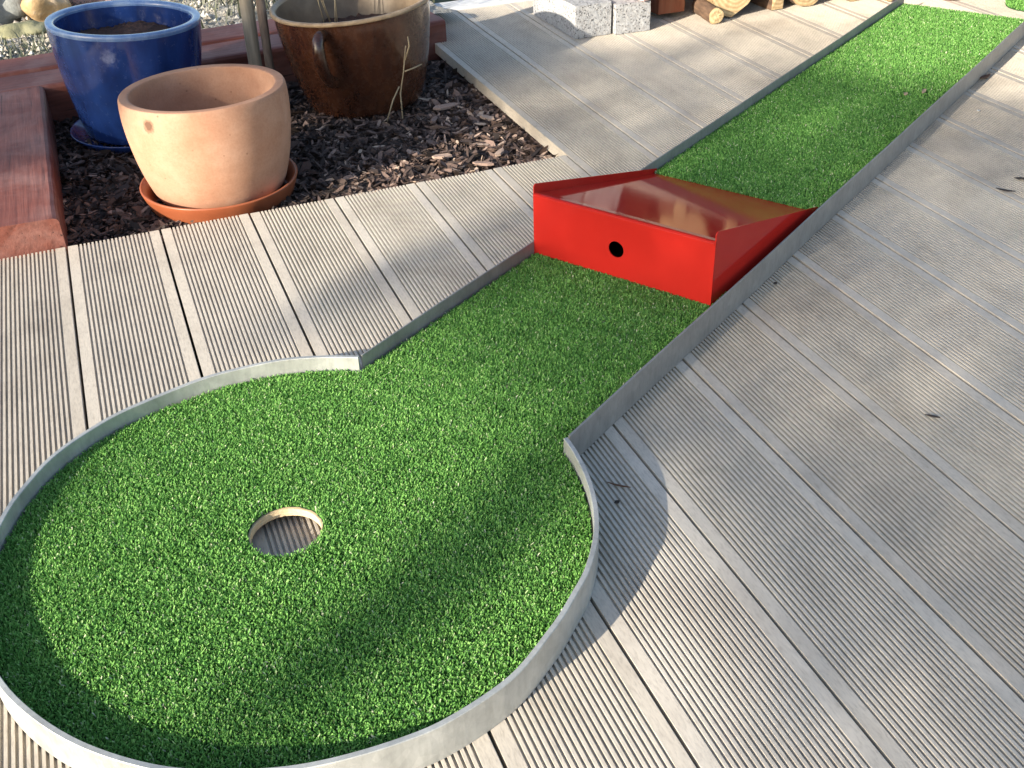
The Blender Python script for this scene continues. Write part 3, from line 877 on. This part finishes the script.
# ------------------------------------------------------------------ odds and ends beyond the lane
rp = empty('small_red_pot', (2.065, 1.430, .0008), 0, 'small dark red plant pot standing behind the far end of the lane', 'flower pot')
lathe('pot_body', round_prof([(.001, 0), (.038, 0), (.044, .003), (.058, .09), (.062, .105), (.064, .12), (.058, .121), (.055, .10), (.04, .02), (.001, .02)], 1), simple('dark_red_clay', [(.3, (.16, .035, .025)), (.7, (.25, .06, .04))], 30, .7), rp)
def mat_patch():
    V, A = [], []
    n = 9000; cx, cy, rx, ry = 2.315, 1.26, .19, .10
    for _ in range(n):
        a = random.uniform(0, 6.283); r = math.sqrt(random.random())
        x = cx + rx*r*math.cos(a); y = cy + ry*r*math.sin(a)
        h = random.uniform(.004, .009); t = random.uniform(0, 6.28); w = .0016
        p = Vector((x, y, .003)); s = Vector((math.cos(t), math.sin(t), 0))*w; d = Vector((random.gauss(0, .004), random.gauss(0, .004), h))
        V += [p-s, p+s, p+d+s*.5, p+d-s*.5]; A.append(random.betavariate(2, 2.4)*.9)
    o = big_mesh('turf_mat', [tuple(v) for v in V], 4, M['turf'], attr=A)
    m = 40
    b = mesh_obj('mat_backing', [(cx+rx*math.cos(2*PI*k/m), cy+ry*math.sin(2*PI*k/m), z) for z in (.0035, .0008) for k in range(m)], [tuple(range(m)), tuple(range(2*m-1, m-1, -1))] + [(k, k+m, (k+1) % m+m, (k+1) % m) for k in range(m)], M['backing'], o)
    tag(o, 'rounded green turf mat lying on the deck at the top right corner', 'turf mat')
mat_patch()

def litter(x, y, l, w, rz, mat, label, cat, name, curl=.25):
    V, F = [], []
    n = 7
    for i in range(n+1):
        t = i/n; ww = w*math.sin(PI*min(max(t, .04), .97))**.8
        z = .0015 + curl*l*(2*t-1)**2*.5
        V += [(l*(2*t-1), -ww, z+.15*ww), (l*(2*t-1), 0, z), (l*(2*t-1), ww, z+.25*ww)]
    for i in range(n):
        for k in range(2): F.append((i*3+k, (i+1)*3+k, (i+1)*3+k+1, i*3+k+1))
    o = mesh_obj(name, V, F, mat, smooth=True)
    s = o.modifiers.new('thick', 'SOLIDIFY'); s.thickness = .0008; s.offset = 0
    o.location = (x, y, .0012); o.rotation_euler = (0, 0, rz); tag(o, label, cat)
litter(1.690, .870, .020, .006, .3, M['leaf'], 'curled brown dead leaf beside the right rail near the top right', 'leaf', 'dead_leaf')
litter(1.367, .420, .012, .004, -.5, M['dark'], 'dark dead leaf scrap at the right edge of the photo', 'leaf', 'dead_leaf')
litter(1.307, .393, .016, .003, -.9, M['dark'], 'dark narrow leaf scrap left of the one at the right edge', 'leaf', 'dead_leaf')
litter(.772, .278, .0038, .0026, .4, M['dark'], 'small dark crumb on the deck by the rail beside the ramp', 'crumb', 'bark_crumb', .5)
litter(.758, -.083, .009, .0019, -.8, M['dark'], 'small dark wood splinter lying on the right part of the deck', 'splinter', 'wood_splinter', .1)
litter(1.535, .716, .0038, .003, .4, M['paper'], 'tiny white flake on the deck right of the far rail', 'flake', 'white_flake')
litter(.949, .440, .003, .0026, .9, M['paper'], 'tiny yellowish white flake close to the ramp tip on deck', 'flake', 'white_flake')
litter(.337, -.073, .0035, .0026, .2, M['dark'], 'small black crumb in the shadow of the round rim', 'crumb', 'bark_crumb', .5)
litter(.352, -.048, .014, .0012, -.75, M['leaf'], 'reddish thin stalk in the shadow by the round rim', 'stalk', 'leaf_stalk', .2)

# ------------------------------------------------------------------ garden tree out of frame, towards the sun
def garden_tree():
    SUNV = Vector((-SH[0]*math.cos(SUN_EL), -SH[1]*math.cos(SUN_EL), math.sin(SUN_EL)))
    def g(p, q, z=0): return Vector((p*SH[0]-q*SH[1], p*SH[1]+q*SH[0], z))
    T = empty('garden_tree', g(-7.9, -2.4, GZ), 0, 'leafy garden tree standing beside the deck, its boughs shading the boards', 'tree')
    base = T.location.copy()
    leaves, A = [], []
    def leaf(c, size):
        n = Vector((random.gauss(0, 1), random.gauss(0, 1), random.gauss(0, 1))).normalized()
        a = n.orthogonal().normalized(); a = Matrix.Rotation(random.uniform(0, 6.28), 3, n) @ a; b = n.cross(a)
        l = size*random.uniform(.7, 1.3); w = l*.55
        leaves.extend([c-a*l*.5, c+b*w*.5, c+a*l*.5, c-b*w*.5]); A.append(random.random())
    def clump(p0, p1, q0, q1, op, size=.038, holes=(), soft=.06, z=0.0, dist=(8.0, 9.0)):
        # foliage that shades the ground patch p0..p1, q0..q1 by about op
        area = (p1-p0)*math.sin(SUN_EL)*(q1-q0); n = int(-math.log(1-op)*area/(size*size*.55*.5*.5))
        k = 0
        while k < n:
            p = random.uniform(p0, p1)+random.gauss(0, soft); q = random.uniform(q0, q1)+random.gauss(0, soft*.5)
            k += 1
            if any(a < p < b and c < q < d for a, b, c, d in holes): continue
            leaf(g(p, q, z) + SUNV*random.uniform(*dist) - base, size)
    RH = (.68, 1.04, -.08, .27)
    clump(.42, 1.62, -1.5, .42, .80, holes=[RH], soft=.05)
    for k in range(9):
        q = -.15 - .1*k; clump(.455+.445*(q-.05), .50, q-.1, q, .85, soft=.025)
    clump(.68, 1.04, -.08, .27, .93, soft=.03)
    clump(.74, 1.02, .94, 1.2, .9, soft=.02)
    clump(.66, 1.0, .42, .60, .3, soft=.05)
    clump(.98, 1.72, .42, .86, .65, soft=.06)
    clump(1.0, 1.50, .86, 1.40, .95, soft=.04)
    clump(1.72, 2.0, .42, .80, .4, soft=.07)
    clump(1.55, 1.85, -.9, .16, .75, soft=.06)
    clump(1.58, 1.76, .08, .42, .85, soft=.04)
    clump(-.14, .22, -.200, -.130, .93, soft=.02)
    clump(.15, .42, -.19, -.09, .8, soft=.03)
    clump(-.32, -.06, .215, .285, .85, soft=.02)
    clump(.26, .62, .385, .44, .75, soft=.02)
    clump(.06, .20, -.54, -.50, .5, soft=.02)
    clump(-.1, 1.0, 1.14, 1.75, .85, soft=.04, z=.1)
    cr = big_mesh('crown', [tuple(v) for v in leaves], 4, M['foliage'], T, attr=A)
    # trunk and boughs
    V, F = [], []
    tube_vf([(0, 0, 0), (.03, .02, .7), (.0, .05, 1.5), (.06, .02, 2.6), (.02, .06, 3.9)], [.11, .085, .07, .05, .02], 12, V, F)
    def bough(z0, tip, r):
        s = Vector((.02, .03, z0)); e = tip - base; m = (s+e)/2 + Vector((0, 0, .08))
        tube_vf([s, s.lerp(m, .5)+Vector((0, 0, .03)), m, m.lerp(e, .55), e], [r, r*.8, r*.6, r*.4, r*.2], 8, V, F)
    bough(2.3, g(.9, .35)+SUNV*8.6, .028); bough(2.5, g(1.2, -.2)+SUNV*8.5, .03); bough(2.8, g(1.5, .8)+SUNV*8.7, .03)
    bough(2.4, g(1.25, -.9)+SUNV*8.4, .025)
    mesh_obj('trunk', V, F, M['bark2'], T, smooth=True)
garden_tree()

# ------------------------------------------------------------------ light, sky, camera
w = bpy.data.worlds.new('World'); sc.world = w; w.use_nodes = True
nt = w.node_tree; nt.nodes.clear()
sky = nt.nodes.new('ShaderNodeTexSky'); sky.sky_type = 'NISHITA'; sky.sun_disc = False
sx, sy = -SH[0], -SH[1]
sky.sun_elevation = SUN_EL; sky.sun_rotation = math.atan2(sx, sy)
sky.altitude = 100; sky.air_density = 1.0; sky.dust_density = 1.5; sky.ozone_density = 1.0
bg = nt.nodes.new('ShaderNodeBackground'); bg.inputs['Strength'].default_value = .13
wo = nt.nodes.new('ShaderNodeOutputWorld')
nt.links.new(sky.outputs[0], bg.inputs[0]); nt.links.new(bg.outputs[0], wo.inputs[0])

sd = bpy.data.lights.new('sun', 'SUN'); sd.energy = 5.0; sd.angle = math.radians(.55); sd.color = (1, .91, .77)
so = bpy.data.objects.new('sun', sd); COL.objects.link(so)
d = Vector((SH[0]*math.cos(SUN_EL), SH[1]*math.cos(SUN_EL), -math.sin(SUN_EL)))
so.rotation_mode = 'QUATERNION'; so.rotation_quaternion = Vector((0, 0, -1)).rotation_difference(d)
so.location = (-4, -2, 3)

cd = bpy.data.cameras.new('camera'); cam = bpy.data.objects.new('camera', cd); COL.objects.link(cam)
cd.sensor_fit = 'HORIZONTAL'; cd.sensor_width = 36; cd.lens = 36*FOC/1024
cd.clip_start = .02; cd.clip_end = 2000
cam.matrix_world = Matrix.Translation(CAM) @ Matrix.Rotation(YAW, 4, 'Z') @ Matrix.Rotation(PITCH, 4, 'X') @ Matrix.Rotation(ROLL, 4, 'Z')
sc.camera = cam
sc.render.resolution_x = 1024; sc.render.resolution_y = 768
vs = sc.view_settings
vs.view_transform = 'Standard'; vs.look = 'None'; vs.gamma = 1; vs.use_curve_mapping = False; vs.exposure = 1.14
